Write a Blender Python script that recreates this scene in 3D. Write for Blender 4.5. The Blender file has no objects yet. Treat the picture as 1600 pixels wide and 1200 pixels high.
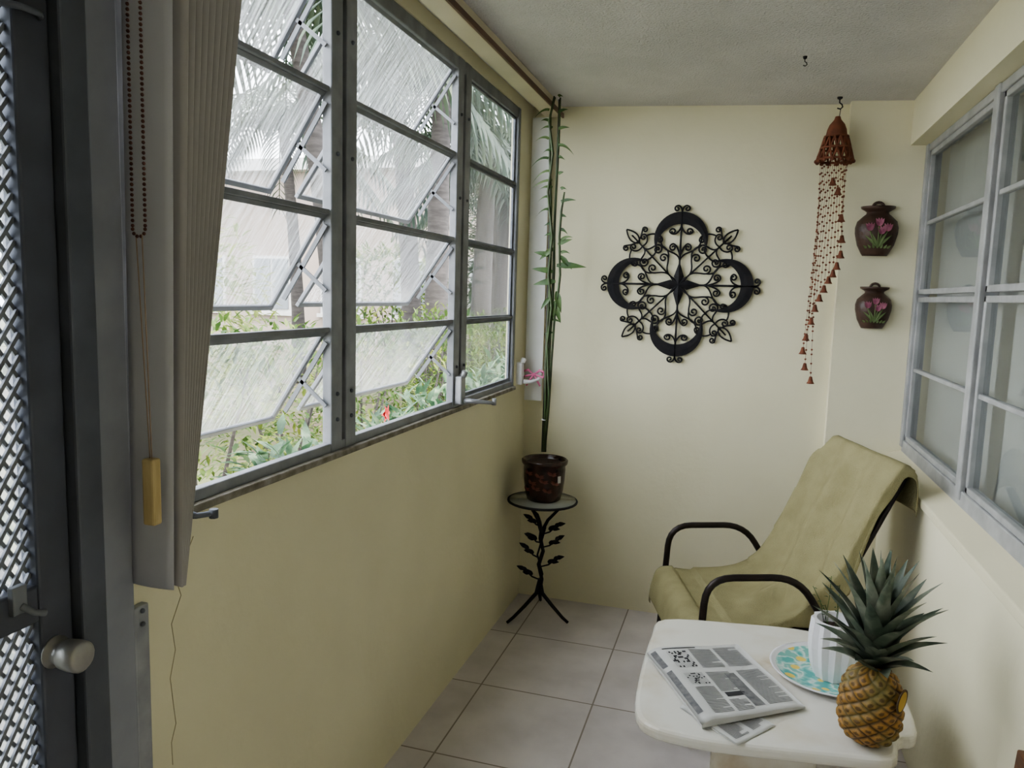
import bpy, math, random
from mathutils import Vector, Matrix, noise
random.seed(7)
S=bpy.context.scene; COL=S.collection
PI=math.pi
V=Vector
try:
    S.view_settings.view_transform='AgX'; S.view_settings.look='AgX - Medium High Contrast'
except Exception: pass
# ------------------------------------------------------------------ camera
F,YA,PT,RO,HC=1182.76,0.29271,0.11781,-0.02892,1.55
w=V((-math.sin(YA)*math.cos(PT),math.cos(YA)*math.cos(PT),-math.sin(PT)))
r0=V((math.cos(YA),math.sin(YA),0)); d0=w.cross(r0)
cr=r0*math.cos(RO)+d0*math.sin(RO); cd=-r0*math.sin(RO)+d0*math.cos(RO)
EYE=V((0,0,HC))
camd=bpy.data.cameras.new('camera'); cam=bpy.data.objects.new('camera',camd); COL.objects.link(cam)
m=Matrix.Identity(4)
for i in range(3):
    m[i][0]=cr[i]; m[i][1]=-cd[i]; m[i][2]=-w[i]; m[i][3]=EYE[i]
cam.matrix_world=m; camd.sensor_width=36; camd.lens=F/1600*36; camd.clip_start=0.02
S.camera=cam
def hit(ax,val,x,y):
    v=w+cr*((x-800)/F)+cd*((y-600)/F); i='xyz'.index(ax)
    return EYE+v*((val-EYE[i])/v[i])
XL,XR,YB,YP,H=-1.034,0.625,3.659,3.60,2.44
CZ=lambda x: 2.45-.034*(x+.9)
# ------------------------------------------------------------------ mesh builder
ORG={}
class MB:
    def __init__(s): s.v=[]; s.f=[]; s.sm=[]; s.col=None; s.mi={}
    def add(s,vs,fs,smooth=False):
        n=len(s.v); s.v+= [V(a) for a in vs]
        for f in fs: s.f.append([n+i for i in f]); s.sm.append(smooth)
        return s
    def box(s,x0,x1,y0,y1,z0,z1):
        return s.add([(x0,y0,z0),(x1,y0,z0),(x1,y1,z0),(x0,y1,z0),(x0,y0,z1),(x1,y0,z1),(x1,y1,z1),(x0,y1,z1)],
          [(3,2,1,0),(4,5,6,7),(0,1,5,4),(1,2,6,5),(2,3,7,6),(3,0,4,7)])
    def obox(s,c,a,b,d):
        c,a,b,d=V(c),V(a),V(b),V(d)
        vs=[c+a*i+b*j+d*k for k in(-1,1) for i,j in((-1,-1),(1,-1),(1,1),(-1,1))]
        fs=[(3,2,1,0),(4,5,6,7),(0,1,5,4),(1,2,6,5),(2,3,7,6),(3,0,4,7)]
        if a.cross(b).dot(d)<0: fs=[f[::-1] for f in fs]
        return s.add(vs,fs)
    def bar(s,p,q,wd,ht,up=(0,0,1)):
        p,q=V(p),V(q); t=(q-p); L=t.length; t=t/L; up=V(up)
        a=t.cross(up)
        if a.length<1e-4: a=t.cross(V((1,0,0)))
        a.normalize(); b=a.cross(t)
        return s.obox((p+q)/2,t*L/2,a*wd/2,b*ht/2)
    def tube(s,pts,r,n=8,closed=False):
        pts=[V(p) for p in pts]; N=len(pts)
        rs=r if isinstance(r,(list,tuple)) else [r]*N
        T=[]
        for i in range(N):
            a=pts[i-1] if (i>0 or closed) else pts[i]; b=pts[(i+1)%N] if (i<N-1 or closed) else pts[i]
            t=b-a; T.append(t.normalized() if t.length>1e-9 else V((0,0,1)))
        u=T[0].orthogonal().normalized(); vs=[]
        for i in range(N):
            u=(u-T[i]*u.dot(T[i]))
            u=u.normalized() if u.length>1e-6 else T[i].orthogonal().normalized()
            q=T[i].cross(u)
            for k in range(n):
                an=2*PI*k/n; vs.append(pts[i]+(u*math.cos(an)+q*math.sin(an))*rs[i])
        fs=[]
        for i in range(N if closed else N-1):
            j=(i+1)%N
            for k in range(n): fs.append((i*n+k,i*n+(k+1)%n,j*n+(k+1)%n,j*n+k))
        s.add(vs,fs,True)
        if not closed:
            b=len(s.v)-N*n
            s.f.append([b+k for k in range(n)][::-1]); s.sm.append(False)
            s.f.append([b+(N-1)*n+k for k in range(n)]); s.sm.append(False)
        return s
    def lathe(s,prof,c=(0,0,0),n=24,smooth=True,tw=0,half=False,sx=1,sy=1):
        c=V(c); vs=[]; 
        for i,(r,z) in enumerate(prof):
            for k in range(n):
                an=2*PI*k/n+tw*i; vs.append(c+V((r*math.cos(an)*sx,r*math.sin(an)*sy,z)))
        fs=[]
        for i in range(len(prof)-1):
            for k in range(n): fs.append((i*n+k,i*n+(k+1)%n,(i+1)*n+(k+1)%n,(i+1)*n+k))
        s.add(vs,fs,smooth)
        return s
    def ball(s,c,r,n=8,m_=5,sq=(1,1,1)):
        prof=[(max(1e-5,r*math.sin(PI*i/m_)),-r*math.cos(PI*i/m_)) for i in range(m_+1)]
        c=V(c); vs=[];fs=[]
        for (a,z) in prof:
            for k in range(n): vs.append(c+V((a*math.cos(2*PI*k/n)*sq[0],a*math.sin(2*PI*k/n)*sq[1],z*sq[2])))
        for i in range(m_):
            for k in range(n): fs.append((i*n+k,i*n+(k+1)%n,(i+1)*n+(k+1)%n,(i+1)*n+k))
        return s.add(vs,fs,True)
    def grid(s,fn,nu,nv,smooth=True,mi=0):
        f0=len(s.f)
        vs=[fn(i/nu,j/nv) for j in range(nv+1) for i in range(nu+1)]
        fs=[(j*(nu+1)+i,j*(nu+1)+i+1,(j+1)*(nu+1)+i+1,(j+1)*(nu+1)+i) for j in range(nv) for i in range(nu)]
        s.add(vs,fs,smooth)
        if mi:
            for k in range(f0,len(s.f)): s.mi[k]=mi
        return s
    def leaf(s,p,d,L,W,droop=0.3,up=(0,0,1),fold=0.25,n=5,base=.35,sag=0):
        p=V(p); d=V(d).normalized(); up=V(up); side=d.cross(up)
        if side.length<1e-3: side=d.orthogonal()
        side.normalize(); nn=side.cross(d).normalized(); vs=[]
        for i in range(n+1):
            t=i/n; c=p+d*(L*t)-nn*(droop*L*t*t)-V((0,0,sag*L*t*t))
            wd=W*(base+(1-base)*min(1,t*3.2))*(1-t**2.2)+W*.02
            vs+= [c-side*wd/2+nn*wd*fold,c,c+side*wd/2+nn*wd*fold]
        fs=[]
        for i in range(n):
            for k in(0,1): fs.append((i*3+k,i*3+k+1,(i+1)*3+k+1,(i+1)*3+k))
        return s.add(vs,fs,True)
    def poly(s,pts,z0,z1):
        n=len(pts)
        return s.add([(x,y,z0) for x,y in pts]+[(x,y,z1) for x,y in pts],
            [tuple(range(n))[::-1],tuple(range(n,2*n))]+[(i,(i+1)%n,n+(i+1)%n,n+i) for i in range(n)])
    def build(s,name,mat,parent=None,label=None,cat=None,group=None,kind=None,bevel=0,solid=0,sub=0,seg=2,mats=()):
        if parent is not None: o0=ORG[parent.name]
        else:
            xs=[a.x for a in s.v]; ys=[a.y for a in s.v]; zs=[a.z for a in s.v]
            o0=V(((min(xs)+max(xs))/2,(min(ys)+max(ys))/2,min(zs)))
        me=bpy.data.meshes.new(name); me.from_pydata([tuple(a-o0) for a in s.v],[],s.f); me.update()
        me.polygons.foreach_set('use_smooth',s.sm)
        if s.col:
            ca=me.color_attributes.new('Col','FLOAT_COLOR','POINT')
            for i,c in enumerate(s.col): ca.data[i].color=(*c,1)
        me.materials.append(mat)
        for x in mats: me.materials.append(x)
        for k,i_ in s.mi.items(): me.polygons[k].material_index=i_
        o=bpy.data.objects.new(name,me); COL.objects.link(o)
        if parent is not None: o.parent=parent
        else: o.location=o0
        ORG[o.name]=o0
        if solid: md=o.modifiers.new('solid','SOLIDIFY'); md.thickness=solid; md.offset=0
        if bevel: md=o.modifiers.new('bevel','BEVEL'); md.width=bevel; md.segments=seg; md.limit_method='ANGLE'
        if sub: md=o.modifiers.new('sub','SUBSURF'); md.levels=sub; md.render_levels=sub
        for k,v_ in(('label',label),('category',cat),('group',group),('kind',kind)):
            if v_: o[k]=v_
        return o
def thing(name,label,cat,loc,group=None,kind=None):
    o=bpy.data.objects.new(name,None); COL.objects.link(o); o.location=loc; o.empty_display_size=.05
    if label: o['label']=label
    if cat: o['category']=cat
    if group: o['group']=group
    if kind: o['kind']=kind
    ORG[o.name]=V(loc); return o
# ------------------------------------------------------------------ materials
def nodes(name):
    m=bpy.data.materials.new(name); m.use_nodes=True; nt=m.node_tree; nt.nodes.clear()
    out=nt.nodes.new('ShaderNodeOutputMaterial'); return m,nt,out
def N(nt,t,**k):
    n=nt.nodes.new(t)
    for a,b in k.items():
        if a.startswith('i_'):
            n.inputs[a[2:].replace('_',' ')].default_value=b
        else: setattr(n,a,b)
    return n
def ramp(nt,stops):
    r=nt.nodes.new('ShaderNodeValToRGB'); e=r.color_ramp.elements
    while len(e)<len(stops): e.new(.5)
    for i,(p,c) in enumerate(stops): e[i].position=p; e[i].color=(*c,1)
    return r
def M(name,col,rough=.6,metal=0,col2=None,scale=6,bump=0,bscale=60,stretch=(1,1,1),spec=.5,detail=4,lo=.35,hi=.65,mid=None):
    m,nt,out=nodes(name); L=nt.links.new
    b=N(nt,'ShaderNodeBsdfPrincipled'); b.inputs['Roughness'].default_value=rough; b.inputs['Metallic'].default_value=metal
    b.inputs['Specular IOR Level'].default_value=spec
    L(b.outputs[0],out.inputs[0])
    tc=N(nt,'ShaderNodeTexCoord'); mp=N(nt,'ShaderNodeMapping'); mp.inputs['Scale'].default_value=stretch
    L(tc.outputs['Object'],mp.inputs[0])
    if col2 is None: col2=tuple(c*.88 for c in col)
    n=N(nt,'ShaderNodeTexNoise'); n.inputs['Scale'].default_value=scale; n.inputs['Detail'].default_value=detail
    L(mp.outputs[0],n.inputs['Vector'])
    st=[(lo,col2),(hi,col)] if mid is None else [(lo,col2),((lo+hi)/2,mid),(hi,col)]
    r=ramp(nt,st); L(n.outputs['Fac'],r.inputs[0]); L(r.outputs[0],b.inputs['Base Color'])
    if bump:
        n2=N(nt,'ShaderNodeTexNoise'); n2.inputs['Scale'].default_value=bscale; n2.inputs['Detail'].default_value=3
        L(mp.outputs[0],n2.inputs['Vector'])
        bp=N(nt,'ShaderNodeBump'); bp.inputs['Strength'].default_value=bump; bp.inputs['Distance'].default_value=.01
        L(n2.outputs['Fac'],bp.inputs['Height']); L(bp.outputs[0],b.inputs['Normal'])
    return m
def leafmat(name,c1,c2,c3,scale=7,trans=.35):
    m,nt,out=nodes(name); L=nt.links.new
    tc=N(nt,'ShaderNodeTexCoord'); n=N(nt,'ShaderNodeTexNoise'); n.inputs['Scale'].default_value=scale; n.inputs['Detail'].default_value=5
    L(tc.outputs['Object'],n.inputs['Vector']); r=ramp(nt,[(.36,c1),(.5,c2),(.66,c3)]); L(n.outputs['Fac'],r.inputs[0])
    a=N(nt,'ShaderNodeBsdfPrincipled'); a.inputs['Roughness'].default_value=.5; t=N(nt,'ShaderNodeBsdfTranslucent')
    L(r.outputs[0],a.inputs['Base Color']); L(r.outputs[0],t.inputs['Color'])
    mx=N(nt,'ShaderNodeMixShader'); mx.inputs[0].default_value=trans; L(a.outputs[0],mx.inputs[1]); L(t.outputs[0],mx.inputs[2]); L(mx.outputs[0],out.inputs[0])
    return m
def glassmat(name,haze_lo,haze_hi,tint=(.95,.97,.97),gloss=1.0,stretch=(1,130,9),rough=.05,trans_col=(.9,.92,.95),diff=0):
    m,nt,out=nodes(name); L=nt.links.new
    tc=N(nt,'ShaderNodeTexCoord'); mp=N(nt,'ShaderNodeMapping'); mp.inputs['Scale'].default_value=stretch
    L(tc.outputs['Object'],mp.inputs[0]); n=N(nt,'ShaderNodeTexNoise'); n.inputs['Scale'].default_value=1; n.inputs['Detail'].default_value=3
    L(mp.outputs[0],n.inputs['Vector'])
    mr=N(nt,'ShaderNodeMapRange'); mr.inputs[1].default_value=.3; mr.inputs[2].default_value=.7; mr.inputs[3].default_value=haze_lo; mr.inputs[4].default_value=haze_hi
    L(n.outputs['Fac'],mr.inputs[0])
    tr=N(nt,'ShaderNodeBsdfTransparent'); tr.inputs[0].default_value=(*tint,1)
    tl=N(nt,'ShaderNodeBsdfDiffuse' if diff else 'ShaderNodeBsdfTranslucent'); tl.inputs[0].default_value=(*trans_col,1)
    gl=N(nt,'ShaderNodeBsdfGlossy'); gl.inputs['Roughness'].default_value=rough
    a=N(nt,'ShaderNodeMixShader'); L(mr.outputs[0],a.inputs[0]); L(tr.outputs[0],a.inputs[1]); L(tl.outputs[0],a.inputs[2])
    fr=N(nt,'ShaderNodeFresnel'); fr.inputs[0].default_value=1.45
    b=N(nt,'ShaderNodeMixShader')
    mm=N(nt,'ShaderNodeMath',operation='MULTIPLY'); mm.inputs[1].default_value=gloss; L(fr.outputs[0],mm.inputs[0])
    mm.use_clamp=True
    L(mm.outputs[0],b.inputs[0]); L(a.outputs[0],b.inputs[1]); L(gl.outputs[0],b.inputs[2]); L(b.outputs[0],out.inputs[0])
    return m
def attrmat(name,rough=.5,bump=0):
    m,nt,out=nodes(name); L=nt.links.new
    b=N(nt,'ShaderNodeBsdfPrincipled'); b.inputs['Roughness'].default_value=rough
    a=N(nt,'ShaderNodeAttribute'); a.attribute_name='Col'
    n=N(nt,'ShaderNodeTexNoise'); n.inputs['Scale'].default_value=90; mx=N(nt,'ShaderNodeMixRGB',blend_type='MULTIPLY'); mx.inputs[0].default_value=.5
    L(a.outputs['Color'],mx.inputs[1]); r=ramp(nt,[(.3,(.6,.6,.6)),(.7,(1.25,1.2,1.1))]); L(n.outputs['Fac'],r.inputs[0]); L(r.outputs[0],mx.inputs[2])
    L(mx.outputs[0],b.inputs['Base Color']); L(b.outputs[0],out.inputs[0]); return m
def tilemat():
    m,nt,out=nodes('floor_tile'); L=nt.links.new
    g=N(nt,'ShaderNodeNewGeometry'); sp=N(nt,'ShaderNodeSeparateXYZ'); L(g.outputs['Position'],sp.inputs[0])
    def mth(op,a,b=None):
        n=N(nt,'ShaderNodeMath',operation=op)
        for i,x in enumerate((a,b)):
            if x is None: continue
            if isinstance(x,(int,float)): n.inputs[i].default_value=x
            else: L(x,n.inputs[i])
        return n.outputs[0]
    def line(o,off,size):
        t=mth('DIVIDE',mth('SUBTRACT',o,off),size); fr=mth('FRACT',t); dd=mth('ABSOLUTE',mth('SUBTRACT',fr,.5))
        return mth('GREATER_THAN',dd,.5-.0030/size),mth('FLOOR',t)
    lx,ix=line(sp.outputs[0],-.46,.45); ly,iy=line(sp.outputs[1],3.2,.483)
    gr=mth('MAXIMUM',lx,ly)
    n=N(nt,'ShaderNodeTexNoise'); n.inputs['Scale'].default_value=5; n.inputs['Detail'].default_value=6; L(g.outputs['Position'],n.inputs['Vector'])
    r=ramp(nt,[(.35,(.58,.535,.535)),(.65,(.70,.65,.65))]); L(n.outputs['Fac'],r.inputs[0])
    wn=N(nt,'ShaderNodeTexWhiteNoise',noise_dimensions='2D'); cx=N(nt,'ShaderNodeCombineXYZ'); L(ix,cx.inputs[0]); L(iy,cx.inputs[1]); L(cx.outputs[0],wn.inputs['Vector'])
    br=mth('ADD',mth('MULTIPLY',wn.outputs[0],.12),.94)
    ml=N(nt,'ShaderNodeMixRGB',blend_type='MULTIPLY'); ml.inputs[0].default_value=1; L(r.outputs[0],ml.inputs[1]); L(br,ml.inputs[2])
    mx=N(nt,'ShaderNodeMixRGB'); L(gr,mx.inputs[0]); L(ml.outputs[0],mx.inputs[1]); mx.inputs[2].default_value=(.27,.23,.20,1)
    b=N(nt,'ShaderNodeBsdfPrincipled'); b.inputs['Roughness'].default_value=.38; L(mx.outputs[0],b.inputs['Base Color'])
    bp=N(nt,'ShaderNodeBump'); bp.inputs['Strength'].default_value=.3; bp.inputs['Distance'].default_value=.003; bp.invert=True; L(gr,bp.inputs['Height']); L(bp.outputs[0],b.inputs['Normal'])
    L(b.outputs[0],out.inputs[0]); return m
def platemat():
    m,nt,out=nodes('plate_pattern'); L=nt.links.new
    tc=N(nt,'ShaderNodeTexCoord'); b=N(nt,'ShaderNodeBsdfPrincipled'); b.inputs['Roughness'].default_value=.25
    n=N(nt,'ShaderNodeTexNoise'); n.inputs['Scale'].default_value=24; L(tc.outputs['Object'],n.inputs['Vector'])
    r=ramp(nt,[(.40,(.12,.42,.40)),(.48,(.30,.62,.58)),(.54,(.66,.80,.74)),(.60,(.22,.50,.45))]); L(n.outputs['Fac'],r.inputs[0])
    v=N(nt,'ShaderNodeTexVoronoi'); v.inputs['Scale'].default_value=19; L(tc.outputs['Object'],v.inputs['Vector'])
    r2=ramp(nt,[(.25,(1,1,1)),(.30,(0,0,0))]); L(v.outputs['Distance'],r2.inputs[0])
    mx=N(nt,'ShaderNodeMixRGB'); L(r2.outputs[0],mx.inputs[0]); L(r.outputs[0],mx.inputs[1]); mx.inputs[2].default_value=(.80,.62,.16,1)
    L(mx.outputs[0],b.inputs['Base Color']); L(b.outputs[0],out.inputs[0]); return m
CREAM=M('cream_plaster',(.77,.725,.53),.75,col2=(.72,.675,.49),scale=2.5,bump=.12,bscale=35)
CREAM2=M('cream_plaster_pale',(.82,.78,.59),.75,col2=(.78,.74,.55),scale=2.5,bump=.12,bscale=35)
CEIL=M('popcorn_ceiling',(.73,.71,.72),.9,col2=(.64,.625,.635),scale=3,bump=.9,bscale=130)
TILE=tilemat()
ALU=M('aged_aluminium',(.40,.41,.43),.45,.55,col2=(.29,.30,.32),scale=14,bump=.05)
ALU2=M('dull_aluminium',(.47,.475,.48),.5,.25,col2=(.37,.375,.38),scale=14,bump=.05)
ALUW=M('window_aluminium',(.30,.31,.34),.5,.2,col2=(.22,.23,.25),scale=14,bump=.05)
ALUD=M('dark_aluminium',(.15,.16,.19),.5,.2,col2=(.10,.11,.13),scale=14)
ALUS=M('sash_aluminium',(.25,.26,.29),.5,.2,col2=(.19,.20,.22),scale=14)
SILLM=M('dirty_sill',(.30,.28,.24),.7,col2=(.15,.13,.09),scale=22,bump=.3,bscale=60)
DOORM=M('door_metal',(.10,.107,.135),.5,.2,col2=(.075,.08,.10),scale=8)
JAMB=M('jamb_metal',(.13,.14,.17),.5,.2,col2=(.10,.11,.13),scale=8)
JAMBL=M('pale_jamb',(.33,.34,.38),.5,.1,col2=(.27,.28,.32),scale=8)
GLS=glassmat('obscure_glass',.02,.27,gloss=.2,rough=.25,tint=(.94,.955,.965))
GLC=glassmat('streaked_glass',.0,.05,gloss=.2,rough=.1,tint=(.90,.92,.94))
GLR=glassmat('interior_window_glass',.08,.16,tint=(.72,.745,.735),gloss=.9,stretch=(1,3,3),rough=.03,trans_col=(.42,.45,.45),diff=1)
SLAT=M('blind_slat',(.55,.55,.58),.6,col2=(.50,.50,.53),scale=3)
SLATW=M('blind_slat_white',(.80,.81,.79),.6,scale=3)
SLATB=M('blind_slat_taupe',(.47,.45,.44),.65,col2=(.43,.41,.40),scale=3)
RAIL=M('blind_rail',(.66,.60,.45),.5,scale=4)
BEAD=M('brown_bead',(.12,.05,.04),.35,.3)
WOODP=M('pale_wood',(.60,.47,.24),.5,col2=(.50,.38,.18),scale=12,stretch=(6,6,1))
WOODD=M('brown_wood',(.16,.08,.04),.5,col2=(.10,.05,.03),scale=9,stretch=(1,1,6))
IRON=M('black_iron',(.014,.014,.018),.6,.2,col2=(.022,.02,.022),scale=30,bump=.1,spec=.3)
BRONZE=M('bronze_tube',(.035,.026,.024),.4,.5,col2=(.025,.02,.02),scale=20)
TERRA=M('terracotta',(.25,.085,.045),.75,col2=(.16,.055,.03),scale=25)
NICKEL=M('worn_nickel',(.42,.41,.38),.4,.6,col2=(.33,.32,.30),scale=15)
MARB=M('onyx_top',(.76,.745,.69),.22,col2=(.50,.40,.26),scale=4,detail=9,lo=.28,hi=.52,mid=(.70,.66,.57))
PAPER=M('newsprint',(.62,.62,.61),.85,col2=(.56,.56,.55),scale=9)
INK=M('printing_ink',(.04,.04,.045),.9)
INKG=M('grey_print',(.22,.22,.22),.9,col2=(.13,.13,.14),scale=60)
TOWEL=M('olive_terry',(.355,.325,.185),.95,col2=(.315,.287,.16),scale=14,bump=.5,bscale=300,spec=.1)
SLING=M('brown_sling',(.09,.07,.05),.8)
POTM=M('glazed_brown',(.055,.022,.016),.25,col2=(.025,.012,.01),scale=18,bump=.3,bscale=25)
RELIEF=M('red_relief',(.16,.04,.025),.4)
SOIL=M('soil',(.05,.03,.02),.95,bump=.8,bscale=80)
WHITE=M('white_ceramic',(.82,.82,.85),.35,scale=4)
PLATE=platemat()
VASE=M('umber_clay',(.10,.055,.04),.4,col2=(.06,.035,.026),scale=18,bump=.3,bscale=50)
PINK=M('mauve_petals',(.42,.15,.22),.6,col2=(.26,.07,.13),scale=40)
VGREEN=M('painted_leaf',(.16,.22,.09),.6)
RIBB=M('pink_ribbon',(.70,.18,.35),.5)
CURT=M('white_curtain',(.80,.80,.77),.85,scale=3)
DARK=M('room_shade',(.42,.40,.35),.9)
STEM=leafmat('stem_green',(.03,.07,.02),(.06,.12,.03),(.12,.18,.06),12,.1)
CANE=M('cane_stem',(.06,.10,.035),.6,col2=(.045,.055,.025),scale=20)
CROWN=leafmat('crown_green',(.055,.085,.06),(.13,.165,.12),(.30,.32,.25),14,.05)
HEDGE=leafmat('hedge_leaf',(.035,.075,.02),(.09,.15,.035),(.28,.31,.08),3)
LOWL=leafmat('ground_leaf',(.03,.07,.04),(.08,.15,.08),(.26,.34,.22),9)
PALML=leafmat('palm_leaf',(.02,.035,.028),(.04,.065,.045),(.08,.10,.06),2,.2)
DARKL=leafmat('dark_tree_leaf',(.02,.04,.025),(.05,.085,.045),(.11,.15,.07),2,.25)
TREEL=leafmat('pale_tree_leaf',(.18,.25,.08),(.33,.39,.14),(.52,.52,.25),2,.5)
TRUNK=M('palm_trunk',(.07,.062,.06),.9,col2=(.04,.036,.034),scale=6,stretch=(1,1,5),bump=.5,bscale=20)
GROUND=M('garden_soil',(.13,.14,.065),.95,col2=(.10,.075,.05),scale=1.2)
BLD=M('beige_stucco',(.30,.25,.22),.9,col2=(.26,.22,.195),scale=.6)
BLDW=M('pale_shutter',(.45,.45,.45),.6)
BLDG=M('dim_window_glass',(.16,.18,.20),.2)
PINE=attrmat('pineapple_rind',.55)
TAGB=M('tag_brown',(.09,.05,.02),.6)
TAGY=M('tag_yellow',(.55,.36,.06),.5,scale=10)
# ------------------------------------------------------------------ room shell
st=dict(kind='structure'); WT=.045
MB().box(XL-.12,1.5,-1.2,3.78,-.12,0).build('floor',TILE,**st)
xa,xb=XL-.14,1.5
MB().add([(xa,-1.3,CZ(xa)),(xb,-1.3,CZ(xb)),(xb,3.8,CZ(xb)),(xa,3.8,CZ(xa)),(xa,-1.3,2.6),(xb,-1.3,2.6),(xb,3.8,2.6),(xa,3.8,2.6)],
  [(3,2,1,0),(4,5,6,7),(0,1,5,4),(1,2,6,5),(2,3,7,6),(3,0,4,7)]).build('ceiling',CEIL,**st)
HW=2.47
b=MB().box(XL,1.5,YB,3.8,0,HW).box(.384,XR+.08,YP,YB+.01,0,HW)
b.build('wall_back',CREAM2,**st)
ZS=1.11; ZT=2.40
b=MB().box(XL-WT,XL,1.0,YB+.1,0,ZS).box(XL-WT,XL,3.46,YB+.1,ZS,HW).box(XL-WT,XL,-1.2,3.46,ZT,HW).box(XL-WT,XL,-1.2,-.02,0,1.3).box(XL-WT,XL,-.30,-.02,1.3,ZT).box(XL-WT,XL,-1.2,-1.0,1.3,ZT).box(XL-WT,XL,.93,1.07,ZS,ZT)  # unseen opening behind the camera, added to let fill light in
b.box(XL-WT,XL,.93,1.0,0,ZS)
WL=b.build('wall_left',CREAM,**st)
pts=[(302,838),(290,870),(275,905),(283,930),(268,975),(274,1015),(266,1060),(271,1100),(275,1130),(268,1160),(270,1195)]
MB().tube([hit('x',XL+.0004,*p) for p in pts],.0009,5).build('crack',M('crack_line',(.42,.36,.22),.9),WL)
ZL=.90; WX=.69
b=MB().box(XR,.95,-1.2,YB+.1,0,ZL-.02).box(XR,.95,-1.2,YB+.1,2.215,HW).box(XR,.95,-1.2,.84,ZL-.02,2.215).box(.72,.95,3.58,YB+.1,ZL-.02,2.215)
b.build('wall_right',CREAM2,**st)
b=MB(); b.add([(XR-.012,.84,ZL-.03),(XR-.012,YP,ZL-.03),(XR-.012,YP,ZL),(XR-.012,.84,ZL),(.76,.84,ZL+.05),(.76,YP,ZL+.05),(.76,.84,ZL-.03),(.76,YP,ZL-.03)],
  [(0,3,2,1),(3,4,5,2),(0,6,4,3),(1,2,5,7),(0,1,7,6),(4,6,7,5)])
b.build('trim_1',CREAM,bevel=.004,**st)
MB().box(-1.15,1.5,-1.3,-1.2,0,HW).build('wall_front',DARK,**st)
MB().box(1.5,1.6,-1.3,3.8,0,2.6).build('wall_inner',DARK,**st)
# ------------------------------------------------------------------ left windows
XW0,XW1=XL-.030,XL-.002
b=MB()
for y0,y1 in((1.065,1.10),(1.775,1.832),(1.852,1.909),(2.664,2.722),(2.742,2.80),(3.43,3.462)): b.box(XW0,XW1,y0,y1,ZS,ZT)
for y0,y1 in((1.83,1.854),(2.72,2.744)): b.box(XW0,XW0+.014,y0,y1,ZS,ZT)
b.box(XW0,XW1-.003,1.065,3.46,ZT-.045,ZT).box(XW0,XW1-.003,1.065,3.46,ZS,ZS+.028).box(XW0-.03,XW0,1.065,3.46,ZS-.01,ZS+.01)
W1=b.build('window_1',ALUW,bevel=.003,**st)
MB().box(XL-.01,XL+.012,1.10,3.46,ZS-.014,ZS+.004).build('window_sill',SILLM,W1,bevel=.004)
b=MB()
for z in(1.2,1.27,1.9,2.2):
    for y in(1.803,1.88,2.693,2.77): b.ball((XW1+.002,y,z),.006,8,4)
b.build('screws',ALUD,W1)
ZH=[2.36,2.052,1.745,1.44]
def sash(y0,y1,zt,zb,th,glass,metal):
    hx=XL-.020; L=zt-zb-.002; dv=V((-math.sin(th),0,-math.cos(th))); nv=V((math.cos(th),0,-math.sin(th)))
    P=lambda y,l: V((hx,y,zt))+dv*l
    b=MB(); t=.014
    def barr(p,q,wid): b.bar(p,q,wid,.012,up=nv)
    barr(P(y0,t/2),P(y1,t/2),t); barr(P(y0,L-t/2),P(y1,L-t/2),t)
    barr(P(y0+t/2,t),P(y0+t/2,L-t),t); barr(P(y1-t/2,t),P(y1-t/2,L-t),t)
    b.box(hx-.006,hx+.014,y0,y1,zt-.003,zt+.010)
    o=b.build('sash',metal,W1,bevel=.002)
    g=MB(); ps=[P(y0+t*.8,t*.8),P(y1-t*.8,t*.8),P(y1-t*.8,L-t*.8),P(y0+t*.8,L-t*.8)]
    g.add(ps,[(0,1,2,3)]); g.build('glass',glass,o)
    if th>.1:
        a=MB(); y=y1-.006
        a.bar((hx+.006,y,zt-.03),P(y,L*.85)+V((.02,0,-.01)),.012,.006,up=(0,1,0)); a.bar((hx+.006,y,zt-.20),P(y,L*.5),.010,.006,up=(0,1,0))
        a.build('stay_arm',ALUS,o)
ed=ZH+[ZS+.028]
for (y0,y1,th) in((1.102,1.773,.58),(1.911,2.662,.62)):
    for i in range(4): sash(y0,y1,ed[i],ed[i+1],th,GLS,ALUS)
for i in range(4): sash(2.802,3.428,ed[i],ed[i+1],0,GLC,ALUD)
def crank(p,hd,mat=ALU):
    p=V(p); b=MB().obox(p,(.016,0,0),(0,.022,0),(0,0,.055)); b.tube([p+V((.01,0,.05)),p+V((.02,0,.075))],.014,8)
    o=b.build('crank_box',mat,W1,bevel=.008)
    b=MB(); q=p+V((.02,0,-.04)); e=q+V(hd); b.tube([q,q+V((.03,0,0)),q+V((.04,.0,0))+V(hd)*.4,e],[.012,.009,.007,.007],8); b.tube([e-V((0,0,.008)),e+V((0,0,.018))],.009,8)
    b.build('crank_handle',mat,o)
crank((XL+.012,2.70,1.18),(.10,.06,-.01)); crank((XL+.012,3.52,1.17),(.07,.05,.03),WHITE)
p=hit('x',XL+.02,292,803); q=hit('x',XL+.05,334,803)
MB().tube([p,p.lerp(q,.35)+V((.0,0,-.004)),p.lerp(q,.8),q],[.010,.006,.006,.007],8).tube([q+V((0,0,-.008)),q+V((0,0,.010))],.009,8).build('crank_handle',ALUD,W1)
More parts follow.
